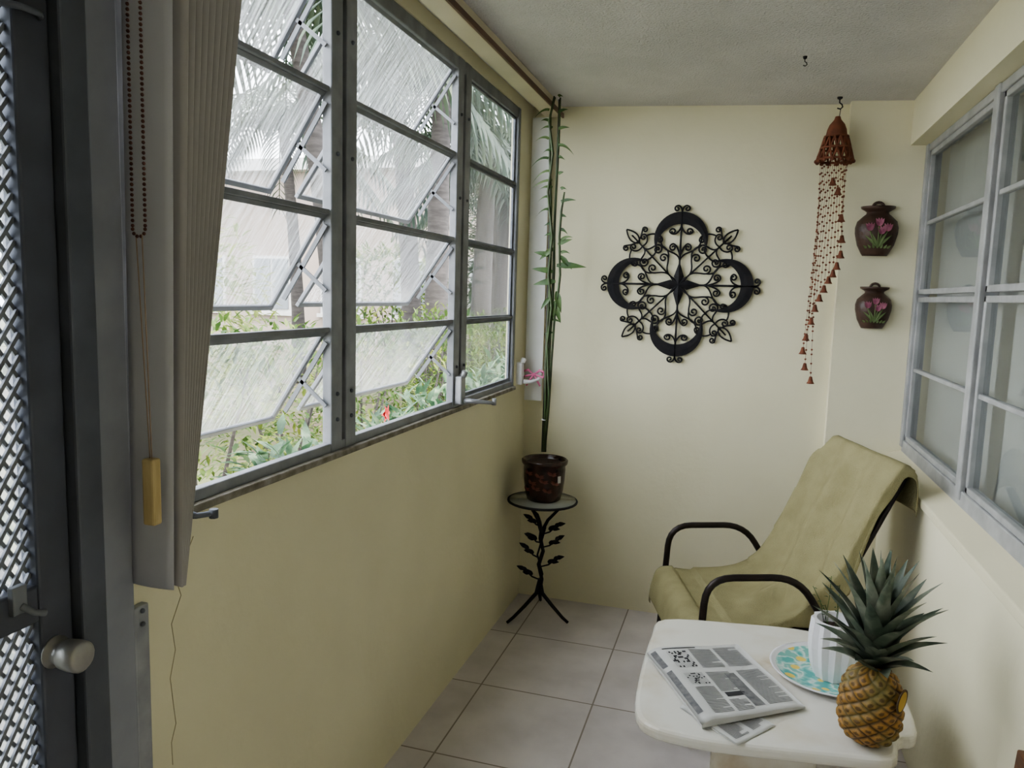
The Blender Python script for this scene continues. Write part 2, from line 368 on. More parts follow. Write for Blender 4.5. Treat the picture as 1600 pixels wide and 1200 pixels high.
# right interior window
b=MB()
secs=[(3.575,2.70),(2.64,1.77),(1.71,.85)]
ZB2,ZT2=.945,2.215
b.box(WX,WX+.05,.84,3.585,ZB2-.03,ZB2+.030).box(WX,WX+.05,.84,3.585,ZT2-.03,ZT2)
for y0,y1 in((3.56,3.60),(2.645,2.695),(1.715,1.765),(.84,.87)): b.box(WX-.006,WX+.05,y0,y1,ZB2,ZT2)
W2=b.build('window_2',ALU2,bevel=.004,**st)
for a,c in secs:
    for z0,z1 in((ZB2+.030,1.587),(1.598,ZT2-.03)):
        b=MB(); t=.021; y1,y0=a-.010,c+.002; x0,x1=WX+.006,WX+.034; zm=(z0+z1)/2
        b.box(x0,x1,y0,y1,z0,z0+t).box(x0,x1,y0,y1,z1-t,z1).box(x0,x1,y0,y0+t,z0,z1).box(x0,x1,y1-t,y1,z0,z1).box(x0+.006,x1,y0,y1,zm-.008,zm+.008)
        o=b.build('sash',ALU2,W2,bevel=.003)
        MB().add([(WX+.022,y0+.018,z0+.018),(WX+.022,y1-.018,z0+.018),(WX+.022,y1-.018,z1-.018),(WX+.022,y0+.018,z1-.018)],[(3,2,1,0)]).build('glass',GLR,o)
b=MB(); vs=[];fs=[]; n=44
for i in range(n+1):
    y=.85+2.72*i/n; x=.80+(.05 if i%2 else -.03)
    vs+= [(x,y,.93),(x,y,2.23)]
for i in range(n): fs.append((2*i,2*i+2,2*i+3,2*i+1))
b.add(vs,fs).build('pleated_curtain',CURT,label='white pleated curtain hanging behind the glass of the right hand window',cat='curtain')
# ------------------------------------------------------------------ door (left)
b=MB(); DX0,DX1=XL-.03,XL+.012
b.box(DX0,DX1,.872,.932,.02,2.36).box(DX0,DX1,.02,.09,.02,2.36).box(DX0,DX1,.09,.872,.02,.25).box(DX0,DX1,.09,.872,2.25,2.36).box(DX0,DX1,.09,.872,1.02,1.08)
D=b.build('door_1',DOORM,bevel=.004,**st)
b=MB()
def lattice(y0,y1,z0,z1,step=.034,sl=1.5):
    for sg in(1,-1):
        k=-80
        while k<140:
            c=k*step; k+=1
            p=[]
            for y in(y0,y1):
                z=z0+sl*sg*(y-y0)+c; p.append((y,z))
            (ya,za),(yb,zb)=p
            t0,t1=0,1; dz=zb-za
            lo=(z0-za)/dz; hi=(z1-za)/dz; lo,hi=min(lo,hi),max(lo,hi)
            t0=max(t0,lo); t1=min(t1,hi)
            if t1-t0<.01: continue
            q=lambda t:V((XL-.008+.003*sg,ya+(yb-ya)*t,za+dz*t))
            b.bar(q(t0),q(t1),.006,.005,up=(1,0,0))
lattice(.09,.872,.25,1.02); lattice(.09,.872,1.08,2.25)
b.build('security_lattice',ALUS,D)
MB().add([(XL-.02,.09,.25),(XL-.02,.872,.25),(XL-.02,.872,2.25),(XL-.02,.09,2.25)],[(0,1,2,3)]).build('door_glass',glassmat('door_pane',.15,.25,gloss=.2,tint=(.70,.75,.80),stretch=(2,4,4)),D)
kp=hit('x',DX1,86,1018)
def lathe_x(prof,c,n=20):
    b=MB().lathe([(r,z) for r,z in prof],(0,0,0),n); b.v=[V((a.z,a.x,a.y))+V(c) for a in b.v]; return b
lathe_x([(.001,0),(.026,0),(.026,.003),(.019,.005),(.019,.020),(.024,.024),(.0255,.040),(.025,.054),(.021,.058),(.010,.057),(.0005,.056)],kp).build('door_knob',NICKEL,D)
lp=hit('x',DX1,36,942)
b=MB().obox(lp+V((.004,-.012,.01)),(.006,0,0),(0,.012,0),(0,0,.022)); b.tube([lp+V((.008,-.01,.0)),lp+V((.022,.0,-.012)),lp+V((.026,.016,-.018))],[.006,.005,.006],8)
b.build('latch',ALUS,D,bevel=.002)
cp_=hit('x',DX1,30,15); b=MB().tube([cp_+V((0,-.03,0)),cp_+V((.015,-.01,0)),cp_+V((.015,.02,.0)),cp_+V((.004,.03,0))],.005,8); b.build('hook_bracket',ALUD,D)
MB().box(XL-.05,XL+.03,.935,.985,0,ZT).build('trim_2',JAMB,bevel=.004,**st)
MB().box(XL-.05,XL+.016,.985,1.06,0,ZT).build('trim_3',JAMBL,bevel=.004,**st)
MB().box(XL-.05,XL+.03,-.02,.02,0,ZT).box(XL-.05,XL+.03,-.02,.985,2.36,2.40).build('trim_4',JAMB,bevel=.004,**st)
b=MB().box(XL-.004,XL+.014,1.06,1.095,0,.965); ps=b.build('trim_5',ALU,bevel=.003,**st)
b=MB()
for z in(.955,.93,.5): b.ball((XL+.015,1.078,z),.005,8,4)
b.build('screws',ALUD,ps)
# ------------------------------------------------------------------ vertical blind
VB=thing('vertical_blind','vertical blind with slats bunched beside the door under a ceiling rail','blind',(-.93,1.1,2.385))
b=MB().box(-.965,-.885,1.0,3.64,2.395,2.449); hr=b.build('headrail',RAIL,VB,bevel=.006)
MB().box(-.884,-.876,1.0,3.64,2.392,2.412).build('rail_edge',WOODD,hr)
def slat(yt,yb,xt,xb,ang_t,ang_b,mat,wd=.089,zt=2.39,zb=1.015,cv0=.004):
    b=MB()
    def fn(u,v):
        z=zb+(zt-zb)*v; an=ang_b+(ang_t-ang_b)*v; q=(u-.5)*wd; cv=cv0*(1-(2*u-1)**2)
        return V((xb+(xt-xb)*v+q*math.cos(an)+cv*math.sin(an), yb+(yt-yb)*v+q*math.sin(an)-cv*math.cos(an), z))
    b.grid(fn,6,14); return b.build('slat',mat,VB,solid=.0012 if cv0 else 0)
slat(1.055,1.058,-.945,-.975,.22,.0,SLAT)
for i in range(9):
    t=i/8; slat(1.085+.175*t,1.078+.016*t,-.935,-.962,.25,-.30-.1*t,SLATB,zb=1.018+.004*random.random())
slat(3.60,3.60,-.975,-.975,.0,.0,SLATW,zb=1.03,cv0=0)
b=MB(); z=2.39
x0,y0=-.948,1.022
while z>1.64:
    for s_ in(-.0125,.0125): b.ball((x0+s_-.006*(2.0-z),y0,z),.0032,6,4)
    z-=.0082
for k in range(6):
    an=PI*k/5; b.ball((-.9505+.0125*math.cos(an),y0,1.638-.012*math.sin(an)),.0032,6,4)
b.build('bead_chain',BEAD,VB)
b=MB(); tx=hit('y',1.022,236,716)
for s_ in(-.006,.006): b.tube([(-.9505+s_,1.022,1.63),(tx.x+s_*.3,1.022,tx.z)],.0011,5)
cdd=b.build('pull_cord',M('cord',(.40,.30,.22),.8),VB)
MB().box(tx.x-.012,tx.x+.012,1.012,1.032,tx.z-.115,tx.z).build('tassel',WOODP,cdd,bevel=.004)
# ------------------------------------------------------------------ pink ribbon
RB=V((XL+.075,3.545,1.165))
b=MB()
for sg in(1,-1):
    b.tube([RB,RB+V((.03*sg,0,.022)),RB+V((.055*sg,-.004,.012)),RB+V((.05*sg,-.002,-.012)),RB+V((.02*sg,0,-.004)),RB],[.003,.007,.006,.006,.005,.003],6)
    b.tube([RB,RB+V((.02*sg,-.004,-.03)),RB+V((.035*sg,-.004,-.055))],[.004,.006,.004],6)
b.ball(RB,.009); b.build('ribbon_bow',RIBB,label='pink ribbon bow tied on the farthest window crank beside the corner',cat='ribbon')
# ------------------------------------------------------------------ wrought iron medallion
U=.378; mc=hit('y',YB-.014,1060,445)
def m2(u,v,dy=0): return V((mc.x+u*U,mc.y+dy,mc.z+v*U))
MD=thing('wall_medallion','round black wrought iron scrollwork medallion hanging on the back wall','wall decoration',(mc.x,mc.y,mc.z))
def rot(u,v,k): 
    a=k*PI/2; return(u*math.cos(a)-v*math.sin(a),u*math.sin(a)+v*math.cos(a))
def spiral(cx,cy,ra,rb,a0,turns,dr,n=26):
    return[(cx+(ra+(rb-ra)*i/n)*math.cos(a0+dr*turns*2*PI*i/n),cy+(ra+(rb-ra)*i/n)*math.sin(a0+dr*turns*2*PI*i/n)) for i in range(n+1)]
def bez(p,q,r_,s_,n=10):
    o=[]
    for i in range(n+1):
        t=i/n; o.append(tuple(p[k]*(1-t)**3+3*q[k]*t*(1-t)**2+3*r_[k]*t*t*(1-t)+s_[k]*t**3 for k in(0,1)))
    return o
paths=[]
for sg in(1,-1):
    paths.append([(sg*x,y) for x,y in bez((0,.88),(.0,.93),(.03,.97),(.06,.96))+spiral(.06,.925,.035,.008,PI/2,1.1,-1,14)])
    paths.append([(sg*x,y) for x,y in bez((0,.30),(.03,.44),(.26,.36),(.25,.60))])
    paths.append([(sg*x,y) for x,y in bez((0,.34),(.02,.44),(.06,.50),(.09,.50))+spiral(.09,.455,.045,.01,PI/2,1.25,-1,16)])
    paths.append([(sg*x,y) for x,y in bez((0,.72),(.03,.60),(.12,.60),(.14,.65))+spiral(.10,.65,.04,.01,0,1.1,1,14)])
    paths.append([(sg*x,y) for x,y in bez((.28,.44),(.30,.38),(.33,.34),(.36,.33))])
dpaths=[]
for sg in(1,-1):
    Q=lambda L:[(sg*p,r) for p,r in L]
    dpaths.append(Q(bez((0,.72),(.075,.77),(.065,.86),(0,.95))))
    dpaths.append(Q(bez((0,.66),(.05,.64),(.11,.66),(.125,.72))+spiral(.085,.73,.042,.008,-.2,1.25,1,18)))
    dpaths.append(Q(bez((0,.74),(.08,.75),(.13,.81),(.16,.82))+spiral(.16,.785,.035,.008,PI/2,1.2,-1,14)))
    dpaths.append(Q(bez((0,.18),(.02,.26),(.09,.28),(.13,.33))+spiral(.09,.37,.055,.01,-.6,1.3,1,20)))
    dpaths.append(Q(bez((0,.62),(.03,.54),(.13,.58),(.165,.52))+spiral(.11,.50,.058,.01,.35,1.35,-1,20)))
    dpaths.append(Q(bez((.165,.52),(.20,.44),(.20,.38),(.13,.33))))
    dpaths.append(Q(bez((.125,.72),(.20,.70),(.26,.62),(.24,.56))+spiral(.205,.565,.035,.008,0,1.1,-1,14)))
b=MB()
for k in range(4):
    b.tube([m2(*rot(0,.0,k)),m2(*rot(0,.92,k))],.0048,6)
    for p in paths: b.tube([m2(*rot(x,y,k)) for x,y in p],.0040,6)
    for p in dpaths:
        b.tube([m2(*rot((pp-rr)*.70711,(pp+rr)*.70711,k)) for pp,rr in p],.0039,6)
    b.tube([m2(0,0),m2(*rot(-.60,.60,k))],.0042,6)
b.build('scrollwork',IRON,MD)
for k in range(4):
    b=MB(); Rm,Ri,co,ci=.325,.290,.565,.450; n=28
    yy=(Rm**2-Ri**2-co**2+ci**2)/(2*(ci-co)); xx=math.sqrt(max(0,Rm**2-(yy-co)**2))
    ao=math.atan2(yy-co,xx); ai=math.atan2(yy-ci,xx)
    f=[]
    for i in range(n+1):
        t=i/n
        A=ao+(PI-2*ao)*t; B=ai+(PI-2*ai)*t
        o_=(Rm*math.cos(A),co+Rm*math.sin(A)); i_=(Ri*math.cos(B),ci+Ri*math.sin(B)); c_=((o_[0]+i_[0])/2,(o_[1]+i_[1])/2)
        f+= [m2(*rot(*o_,k),dy=-.001),m2(*rot(*c_,k),dy=-.0025),m2(*rot(*i_,k),dy=-.001)]
    fs=[]
    for i in range(n):
        for j in(0,1): fs.append((i*3+j,(i+1)*3+j,(i+1)*3+j+1,i*3+j+1))
    b.add(f,fs,False); b.build('crescent',IRON,MD,solid=.003)
b=MB()
for k in range(4):
    vs=[m2(0,0,-.008),m2(*rot(.06,.10,k),dy=0),m2(*rot(0,.29,k),dy=-.002),m2(*rot(-.06,.10,k),dy=0),m2(*rot(0,.11,k),dy=-.010)]
    b.add(vs,[(0,1,4),(1,2,4),(2,3,4),(3,0,4)])
    vs=[m2(0,0,-.008),m2(*rot(.075,.045,k),dy=0),m2(*rot(.13,.13,k),dy=0),m2(*rot(.045,.075,k),dy=0)]
    b.add(vs,[(0,1,2),(0,2,3)])
b.build('centre_star',IRON,MD,solid=.003)
# ------------------------------------------------------------------ hooks + bell chime
def hook(name,p,label,q=1):
    p=V(p); b=MB().lathe([(.001,.004),(.012*q,.004),(.010*q,-.006*q),(.003*q,-.010*q)],p,12)
    b.tube([p+V(a)*q for a in((0,0,-.008),(0,0,-.022),(.010,0,-.030),(.013,0,-.040),(.005,0,-.048),(-.008,0,-.044))],.0028*q,6)
    return b.build(name,IRON,label=label,cat='hook')
hk=hit('z',2.41,1258,90); hook('ceiling_hook',hk,'empty small black hook screwed into the middle of the ceiling',.6)
YC=3.535; hx=hit('y',YC,1316,160); HZ=CZ(hx.x)
hook('ceiling_hook',(hx.x-.01,YC,HZ),'black ceiling hook holding the terracotta bell chime')
CH=thing('bell_chime','terracotta bell wind chime with strings of beads hanging by the back wall','wind chime',(hx.x,YC,1.2))
P=lambda x,y,dy=0: hit('y',YC+dy,x,y)
tp=P(1311,185)
MB().tube([(hx.x-.004,YC,HZ-.048),tp],.0015,5).build('hanging_cord',IRON,CH)
dc=P(1307,214)
dm=MB().lathe([(.001,.085),(.010,.083),(.014,.070),(.030,.050),(.038,.030),(.042,.008),(.048,0),(.044,.0),(.036,.028),(.001,.06)],dc,20).build('dome',TERRA,CH)
b=MB(); nn=14; zt=dc.z; zb=P(1307,250).z
for k in range(nn):
    for sg in(1,-1):
        pts=[]
        for i in range(7):
            t=i/6; rr=.046+.026*t; an=2*PI*(k+sg*.9*t)/nn
            pts.append((dc.x+rr*math.cos(an),YC+rr*math.sin(an),zt+(zb-zt)*t))
        b.tube(pts,.0045,5)
for t in(0,.5,1):
    rr=.046+.026*t; b.tube([(dc.x+rr*math.cos(2*PI*i/28),YC+rr*math.sin(2*PI*i/28),zt+(zb-zt)*t) for i in range(28)],.005,5,closed=True)
for k in range(nn): an=2*PI*k/nn; b.ball((dc.x+.073*math.cos(an),YC+.073*math.sin(an),zb-.006),.009,6,4)
b.build('lattice_skirt',TERRA,CH)
ends=[(1301,288),(1309,303),(1314,345),(1315,378),(1313,402),(1307,420),(1301,432),(1294,442),(1287,456),(1280,470),(1273,486),(1267,506),(1259,531),(1254,552),(1257,577),(1266,598)]
for i,(x,y) in enumerate(ends):
    an=-.2+2*PI*i/16*0.95
    dy=-.055*math.sin(an); e=P(x,y,dy)
    xt=P(1330-i*3.2,255,dy).x; top=V((xt,YC+dy,zb))
    b=MB().tube([top,e],.0008,4); L=(top-e).length; n=max(2,int(L/.034))
    for k in range(n): b.ball(top.lerp(e,(k+.5+.2*((i*7+k)%3-1))/n),.0046,6,4)
    b.build('bead_string',TERRA,CH)
    MB().lathe([(.001,.028),(.006,.027),(.008,.018),(.011,.006),(.017,-.004),(.015,-.004),(.008,.006),(.001,.02)],e,10).build('bell',TERRA,CH)
# ------------------------------------------------------------------ wall pocket vases
def vase(px,py,sc,label):
    c=hit('y',YP,px,py); c=V((c.x,YP-.004,c.z)); D_=.78
    T=thing('wall_vase',label,'vase',(c.x,YP,c.z),'flat clay vases on the pilaster')
    prof=[(.001,-.105),(.050,-.105),(.056,-.095),(.074,-.06),(.086,-.01),(.087,.015),(.080,.042),(.058,.064),(.046,.074),(.044,.084)]
    b=MB().lathe([(r*sc,z*sc) for r,z in prof],(0,0,0),32,sy=D_); 
    b.v=[V((a.x,min(a.y,0),a.z))+c for a in b.v]; b.build('body',VASE,T)
    b=MB().lathe([(r*sc,z*sc) for r,z in [(.044,.082),(.056,.090),(.068,.097),(.070,.106),(.060,.106),(.03,.09)]],(0,0,0),32,sy=D_); b.v=[V((a.x,min(a.y,0),a.z))+c for a in b.v]; b.build('rim',VASE,T)
    b=MB().tube([c+V((.022*sc*math.cos(t),-.003,(.104+.02*math.sin(t))*sc)) for t in[PI*i/8 for i in range(9)]],.006*sc,6); b.build('hanging_loop',VASE,T)
    fl=MB(); lf=MB()
    def sf(x,z):
        for i in range(len(prof)-1):
            if prof[i][1]<=z<=prof[i+1][1] and prof[i+1][1]>prof[i][1]:
                t=(z-prof[i][1])/(prof[i+1][1]-prof[i][1]); r=prof[i][0]*(1-t)+prof[i+1][0]*t; break
        else: r=.05
        return V((x*sc,-D_*math.sqrt(max(.0001,r*r-x*x))*sc-.004,z*sc))+c
    for fx,fz,tl in((-.034,.008,.3),(.0,.028,0),(.034,.006,-.3),(.012,-.006,.1)):
        p=sf(fx,fz-.01)
        for a in(-.5,-.15,.2,.55): fl.leaf(p,(a+tl*-.3,-.15,1),.036*sc,.018*sc,.1,up=(0,-1,0),n=4)
        lf.tube([sf(fx,fz-.01),sf(fx*.7,-.03),sf(fx*.3,-.07)],.003*sc,5)
    for a in(-1.1,-.5,.5,1.1): lf.leaf(sf(0,-.068),(a,-.35,1),.07*sc,.014*sc,.3,up=(0,-1,0))
    for q in range(7): lf.leaf(sf(-.04+.0133*q,-.075),(-.6+.2*q,-.3,.5),.02*sc,.012*sc,.2,up=(0,-1,0),n=3)
    fl.build('tulip_relief',PINK,T); lf.build('leaf_relief',VGREEN,T)
vase(1369,362,.98,'upper larger umber clay wall vase with pink tulips, above its twin')
vase(1364,481,.84,'lower smaller umber clay wall vase with pink tulips, below its twin')
# ------------------------------------------------------------------ plant stand, pot, climbing plant
sx,sy=-.862,3.42; SZ=.584
PS=thing('plant_stand','small black iron tree shaped plant stand with round glass top','plant stand',(sx,sy,0))
R=.163
b=MB().tube([(sx+R*math.cos(2*PI*i/40),sy+R*math.sin(2*PI*i/40),SZ-.006) for i in range(40)],.006,8,closed=True); b.build('ring',IRON,PS)
MB().lathe([(.001,SZ-.006),(R-.004,SZ-.006),(R-.004,SZ),(.001,SZ)],(sx,sy,0),40).build('glass_top',glassmat('green_glass',.30,.40,tint=(.95,.97,.95),gloss=.7,stretch=(2,2,2),trans_col=(.80,.83,.78),diff=1),PS)  # pale diffuse haze paints in the window's reflection on the glass
b=MB()
tr=[(sx,sy,.13),(sx+.010,sy,.19),(sx-.008,sy,.26),(sx+.012,sy,.33),(sx-.004,sy,.39),(sx,sy,.43)]
b.tube(tr,[.012,.009,.010,.009,.010,.010],8)
b.tube([(sx-.01,sy-.01,.14),(sx+.016,sy-.012,.22),(sx-.014,sy-.008,.31),(sx+.01,sy-.012,.40),(sx+.02,sy,.45)],.005,6)
for k in range(3):
    a=2*PI*k/3+.5; ca,sa=math.cos(a),math.sin(a)
    b.tube([(sx,sy,.42),(sx+.03*ca,sy+.03*sa,.48),(sx+.08*ca,sy+.08*sa,.53),(sx+R*ca,sy+R*sa,SZ-.012)],[.009,.008,.007,.007],7)
b.build('trunk',IRON,PS)
for fx,fy in((-.986+.005,3.285),(-.708,3.385),(-.90,3.60)):
    dx,dy=fx-sx,fy-sy
    MB().tube([(sx,sy,.19),(sx+.1*dx,sy+.1*dy,.12),(sx+.45*dx,sy+.45*dy,.07),(sx+.8*dx,sy+.8*dy,.025),(fx,fy,.006)],[.009,.010,.009,.008,.007],7).build('leg',IRON,PS)
b=MB()
for z,a,L in((.41,.3,.085),(.37,3.4,.045),(.345,-.3,.10),(.29,2.9,.075),(.25,.1,.085),(.185,3.3,.075),(.45,3.0,.055)):
    d=V((math.cos(a),math.sin(a)*.6-.2,.7)); p=V((sx,sy,z)); q=p+d*L; b.tube([p,p+d*L*.5+V((0,0,-.012)),q],.0032,5)
    for k in range(4):
        dd=V((math.cos(a+(-.9+.6*k)),-.3+.1*k,.3+.5*(k%2)-.15*k)); b.leaf(q-d*L*.18*k,dd,.038,.024,.25,up=(0,-1,.3))
b.build('iron_leaves',IRON,PS,solid=.0015)
PC=V((sx+.005,sy,SZ))
PO=thing('flower_pot','dark brown glazed pot with leaf relief on the glass topped stand','pot',PC)
b=MB().lathe([(.001,.001),(.074,.001),(.080,.006),(.091,.05),(.097,.10),(.099,.15),(.098,.168),(.108,.178),(.110,.193),(.102,.199),(.096,.192),(.093,.175),(.001,.172)],PC,36); b.build('body',POTM,PO)
MB().lathe([(.001,.178),(.094,.178)],PC,24).build('soil',SOIL,PO)
b=MB()
for k in range(9):
    a=-PI/2+(-.75+.19*k); z=.06+.035*((k*5)%3)+.01*(k%2); rr=.093+.008*(z/.12)
    for j in range(4): b.leaf(PC+V((rr*math.cos(a),rr*math.sin(a),z)),(math.cos(a+PI/2)*(j-1.5),math.sin(a+PI/2)*(j-1.5),.8-.3*j),.026,.014,.1,up=(math.cos(a),math.sin(a),0),n=3)
b.build('leaf_relief',RELIEF,PO)
a=-.55; MB().obox(PC+V((.0995*math.cos(a),.0995*math.sin(a),.115)),V((-math.sin(a),math.cos(a),0))*.009,V((0,0,.016)),V((math.cos(a),math.sin(a),0))*.0012).build('price_sticker',WHITE,PO,label='white sticker')
CL=thing('climbing_plant','tall thin climbing cactus tied to stakes reaching up to the ceiling','plant',PC+V((0,0,.178)))
PY=sy
def pp(x,y,dy=0): 
    q=hit('y',PY+dy,x,y); q.z=min(q.z,H-.012); return q
STK=M('dark_stake',(.05,.045,.04),.7)
for (a,c,dy) in(((847,706),(860,300),.0),((852,706),(875,130),.02)):
    MB().tube([pp(*a,dy),pp((a[0]+c[0])/2+1,(a[1]+c[1])/2,dy),pp(*c,dy)],.0050,6).build('stake',STK,CL)
stems=[[(850,706),(856,600),(860,520),(864,470),(866,420),(866,360),(869,300),(873,220),(876,140)],
       [(848,706),(852,640),(853,560),(858,470),(860,400),(861,320),(859,250),(860,180),(868,135)],
       [(851,706),(857,640),(862,560),(867,490),(872,460),(875,430),(874,370),(877,330),(882,300)],
       [(849,706),(858,620),(855,540),(862,480),(857,430),(863,370),(856,300),(864,240),(858,190),(866,150)]]
sb=MB(); lb=MB()
for j,stn in enumerate(stems):
    sb.tube([pp(x,y,-.010-.010*j) for x,y in stn],[.005]+[.006]*(len(stn)-2)+[.004],6)
rnd=random.Random(3)
UP2=(0,-1,.35)
y=172
while y<345:
    p=pp(860+rnd.uniform(-3,3),y,-.03); L=.04+.055*rnd.random()
    lb.leaf(p,(-1,-.15,rnd.uniform(.0,.7)),L,.014,.1,n=7,base=.85,up=UP2,sag=rnd.uniform(.3,1.0)); y+=rnd.uniform(8,22)
y=150
while y<410:
    p=pp(873+(4 if y>290 else 0),y,-.03); L=.025+.05*rnd.random(); lb.leaf(p,(.9,-.2,rnd.uniform(.1,.9)),L,.017,.1,n=7,base=.85,up=UP2,sag=rnd.uniform(.2,.9)); y+=rnd.uniform(12,28)
for y,sg in((350,-1),(366,-1),(500,1),(520,-1)):
    lb.leaf(pp(863,y,-.03),(sg,-.15,.3),.04,.016,.1,n=6,up=UP2,sag=.5)
for (x,y,dx,dz,L,W) in((870,415,1,.02,.135,.036),(868,440,-1,-.1,.105,.034),(866,388,-.7,-.5,.085,.028),(872,382,.6,.25,.07,.026),(864,425,-.8,.15,.10,.030),(870,455,.25,-1,.10,.034),(876,400,.6,-.6,.08,.026),(860,465,-.5,-.6,.07,.024),(868,475,.3,-.9,.09,.028),(856,150,-.7,.8,.10,.018),(866,470,-.1,-1,.10,.03),(862,400,-1,.25,.085,.028)):
    lb.leaf(pp(x,y,-.03),(dx,-.15,dz),L,W,.18,n=6,up=UP2)
sb.build('stem',CANE,CL); lb.build('leaves',STEM,CL)
MB().tube([pp(852,655,-.01)+V((.016*math.cos(t),.03*math.sin(t),0)) for t in[2*PI*i/10 for i in range(10)]],.002,5,closed=True).build('plant_tie',WHITE,CL)
# ------------------------------------------------------------------ chair
O=V((.012,2.895,0)); e2=V((-.955,-.297,0)).normalized(); e1=V((-e2.y,e2.x,0)); 
if e1.y>0: e1=-e1
cpt=lambda f,s,z: O+e2*f+e1*s+V((0,0,z))
CHR=thing('patio_chair','dark bronze metal patio armchair under an olive towel by the right wall','chair',O)
def arcpts(L,rad=.06,n=6):
    out=[V(L[0])]
    for i in range(1,len(L)-1):
        p,q,r_=V(L[i-1]),V(L[i]),V(L[i+1]); a=(p-q); c=(r_-q); ra=min(rad,a.length*.48,c.length*.48)
        A=q+a.normalized()*ra; C=q+c.normalized()*ra
        for k in range(n+1):
            t=k/n; out.append(A*(1-t)**2+q*2*t*(1-t)+C*t*t)
    out.append(V(L[-1])); return out
for s in(.295,-.295):
    MB().tube(arcpts([cpt(.20,s,.012),cpt(.17,s,.615),cpt(-.14,s,.625),cpt(-.24,s,.47),cpt(-.28,s*.98,.40)],.09),.0125,10).build('arm',BRONZE,CHR)
    MB().tube(arcpts([cpt(.20,s*.86,.36),cpt(.18,s*.86,.415),cpt(-.22,s*.86,.385),cpt(-.49,s*.86,.97)],.06),.0125,10).build('side_rail',BRONZE,CHR)
    MB().tube(arcpts([cpt(-.20,s*.95,.40),cpt(-.34,s*.95,.012)],.06),.0125,10).build('rear_leg',BRONZE,CHR)
    MB().tube([cpt(.18,s,.40),cpt(.18,s*.86,.40)],.01,8).build('bracket',BRONZE,CHR)
MB().tube([cpt(.19,.295,.385),cpt(.19,-.295,.385)],.011,8).build('front_bar',BRONZE,CHR)
MB().tube([cpt(-.24,.28,.37),cpt(-.24,-.28,.37)],.011,8).build('rear_bar',BRONZE,CHR)
MB().tube(arcpts([cpt(-.42,.25,.82),cpt(-.49,.25,.965),cpt(-.49,-.25,.965),cpt(-.42,-.25,.82)],.05),.0125,8).build('back_bar',BRONZE,CHR)
prof=[(.20,.415),(.1,.395),(-.12,.38),(-.22,.40),(-.27,.49),(-.38,.74),(-.48,.95)]
MB().grid(lambda u,v:(lambda t,i:cpt(prof[i][0]*(1-t)+prof[i+1][0]*t,(u-.5)*.49,prof[i][1]*(1-t)+prof[i+1][1]*t))(min(1,v*6-min(5,int(v*6))),min(5,int(v*6))),6,30).build('sling',SLING,CHR,solid=.004)
# towel
tp=[(-.525,.86),(-.522,.94),(-.51,.995),(-.478,1.01),(-.445,.955),(-.36,.775),(-.28,.61),(-.19,.495),(-.06,.445),(.07,.437),(.16,.442),(.21,.43),(.232,.37),(.238,.31)]
Ls=[0]
for i in range(1,len(tp)): Ls.append(Ls[-1]+math.dist(tp[i-1],tp[i]))
def cat(p0,p1,p2,p3,t): return .5*((2*p1)+(p2-p0)*t+(2*p0-5*p1+4*p2-p3)*t*t+(3*p1-p0-3*p2+p3)*t**3)
def prof_at(v):
    s=v*Ls[-1]
    for i in range(1,len(tp)):
        if s<=Ls[i]+1e-9:
            t=(s-Ls[i-1])/(Ls[i]-Ls[i-1]); a=tp[max(0,i-2)];b_=tp[i-1];c=tp[i];d=tp[min(len(tp)-1,i+1)]
            return cat(a[0],b_[0],c[0],d[0],t),cat(a[1],b_[1],c[1],d[1],t)
    return tp[-1]
sstep=lambda a,b_,x:(lambda t:t*t*(3-2*t))(max(0,min(1,(x-a)/(b_-a))))
def tow(u,v):
    f,z=prof_at(v); f2,z2=prof_at(min(1,v+.01)); tf,tz=f2-f,z2-z; L=math.hypot(tf,tz) or 1
    nf,nz=-tz/L,tf/L
    if nz<0 and v>.2 and v<.8: nf,nz=-nf,-nz
    if v>=.8 and nf<0: nf,nz=-nf,-nz
    back=max(0,1-abs(v-.40)/.32)
    hwn=.268; ovn=.02+.13*back; ovf=.03+.03*back
    q=-(hwn+ovf)+(2*hwn+ovn+ovf)*u
    s=q; drop=0
    if q>hwn: drop=q-hwn; s=hwn+.010+.08*drop
    elif q<-hwn: drop=-q-hwn; s=-hwn-.010-.12*drop
    bk=sstep(.14,.24,v)*(1-sstep(.66,.78,v))
    sp=q*(1+.6*(.6-v))+.05*math.sin(v*6); fold=.5+.5*math.sin(sp*24+1.5*math.sin(v*5)+.8)
    fold2=.5+.5*math.sin(q*13-v*8)
    wr=bk*(.026*fold**2+.014*fold2)+(1-bk)*.009*(.5+.5*noise.noise(V((q*6,v*8,1.3))))+.003*(.5+.5*noise.noise(V((q*10,v*9,5))))
    sag=.014*math.cos(min(1,abs(q)/hwn)*PI/2)*bk
    return cpt(f+nf*(wr-sag)-.22*drop*back,s,z+nz*(wr-sag)-drop*.95)
MB().grid(tow,80,130).build('towel',TOWEL,label='olive terry towel draped over the patio chair seat and back',cat='towel',solid=.004)
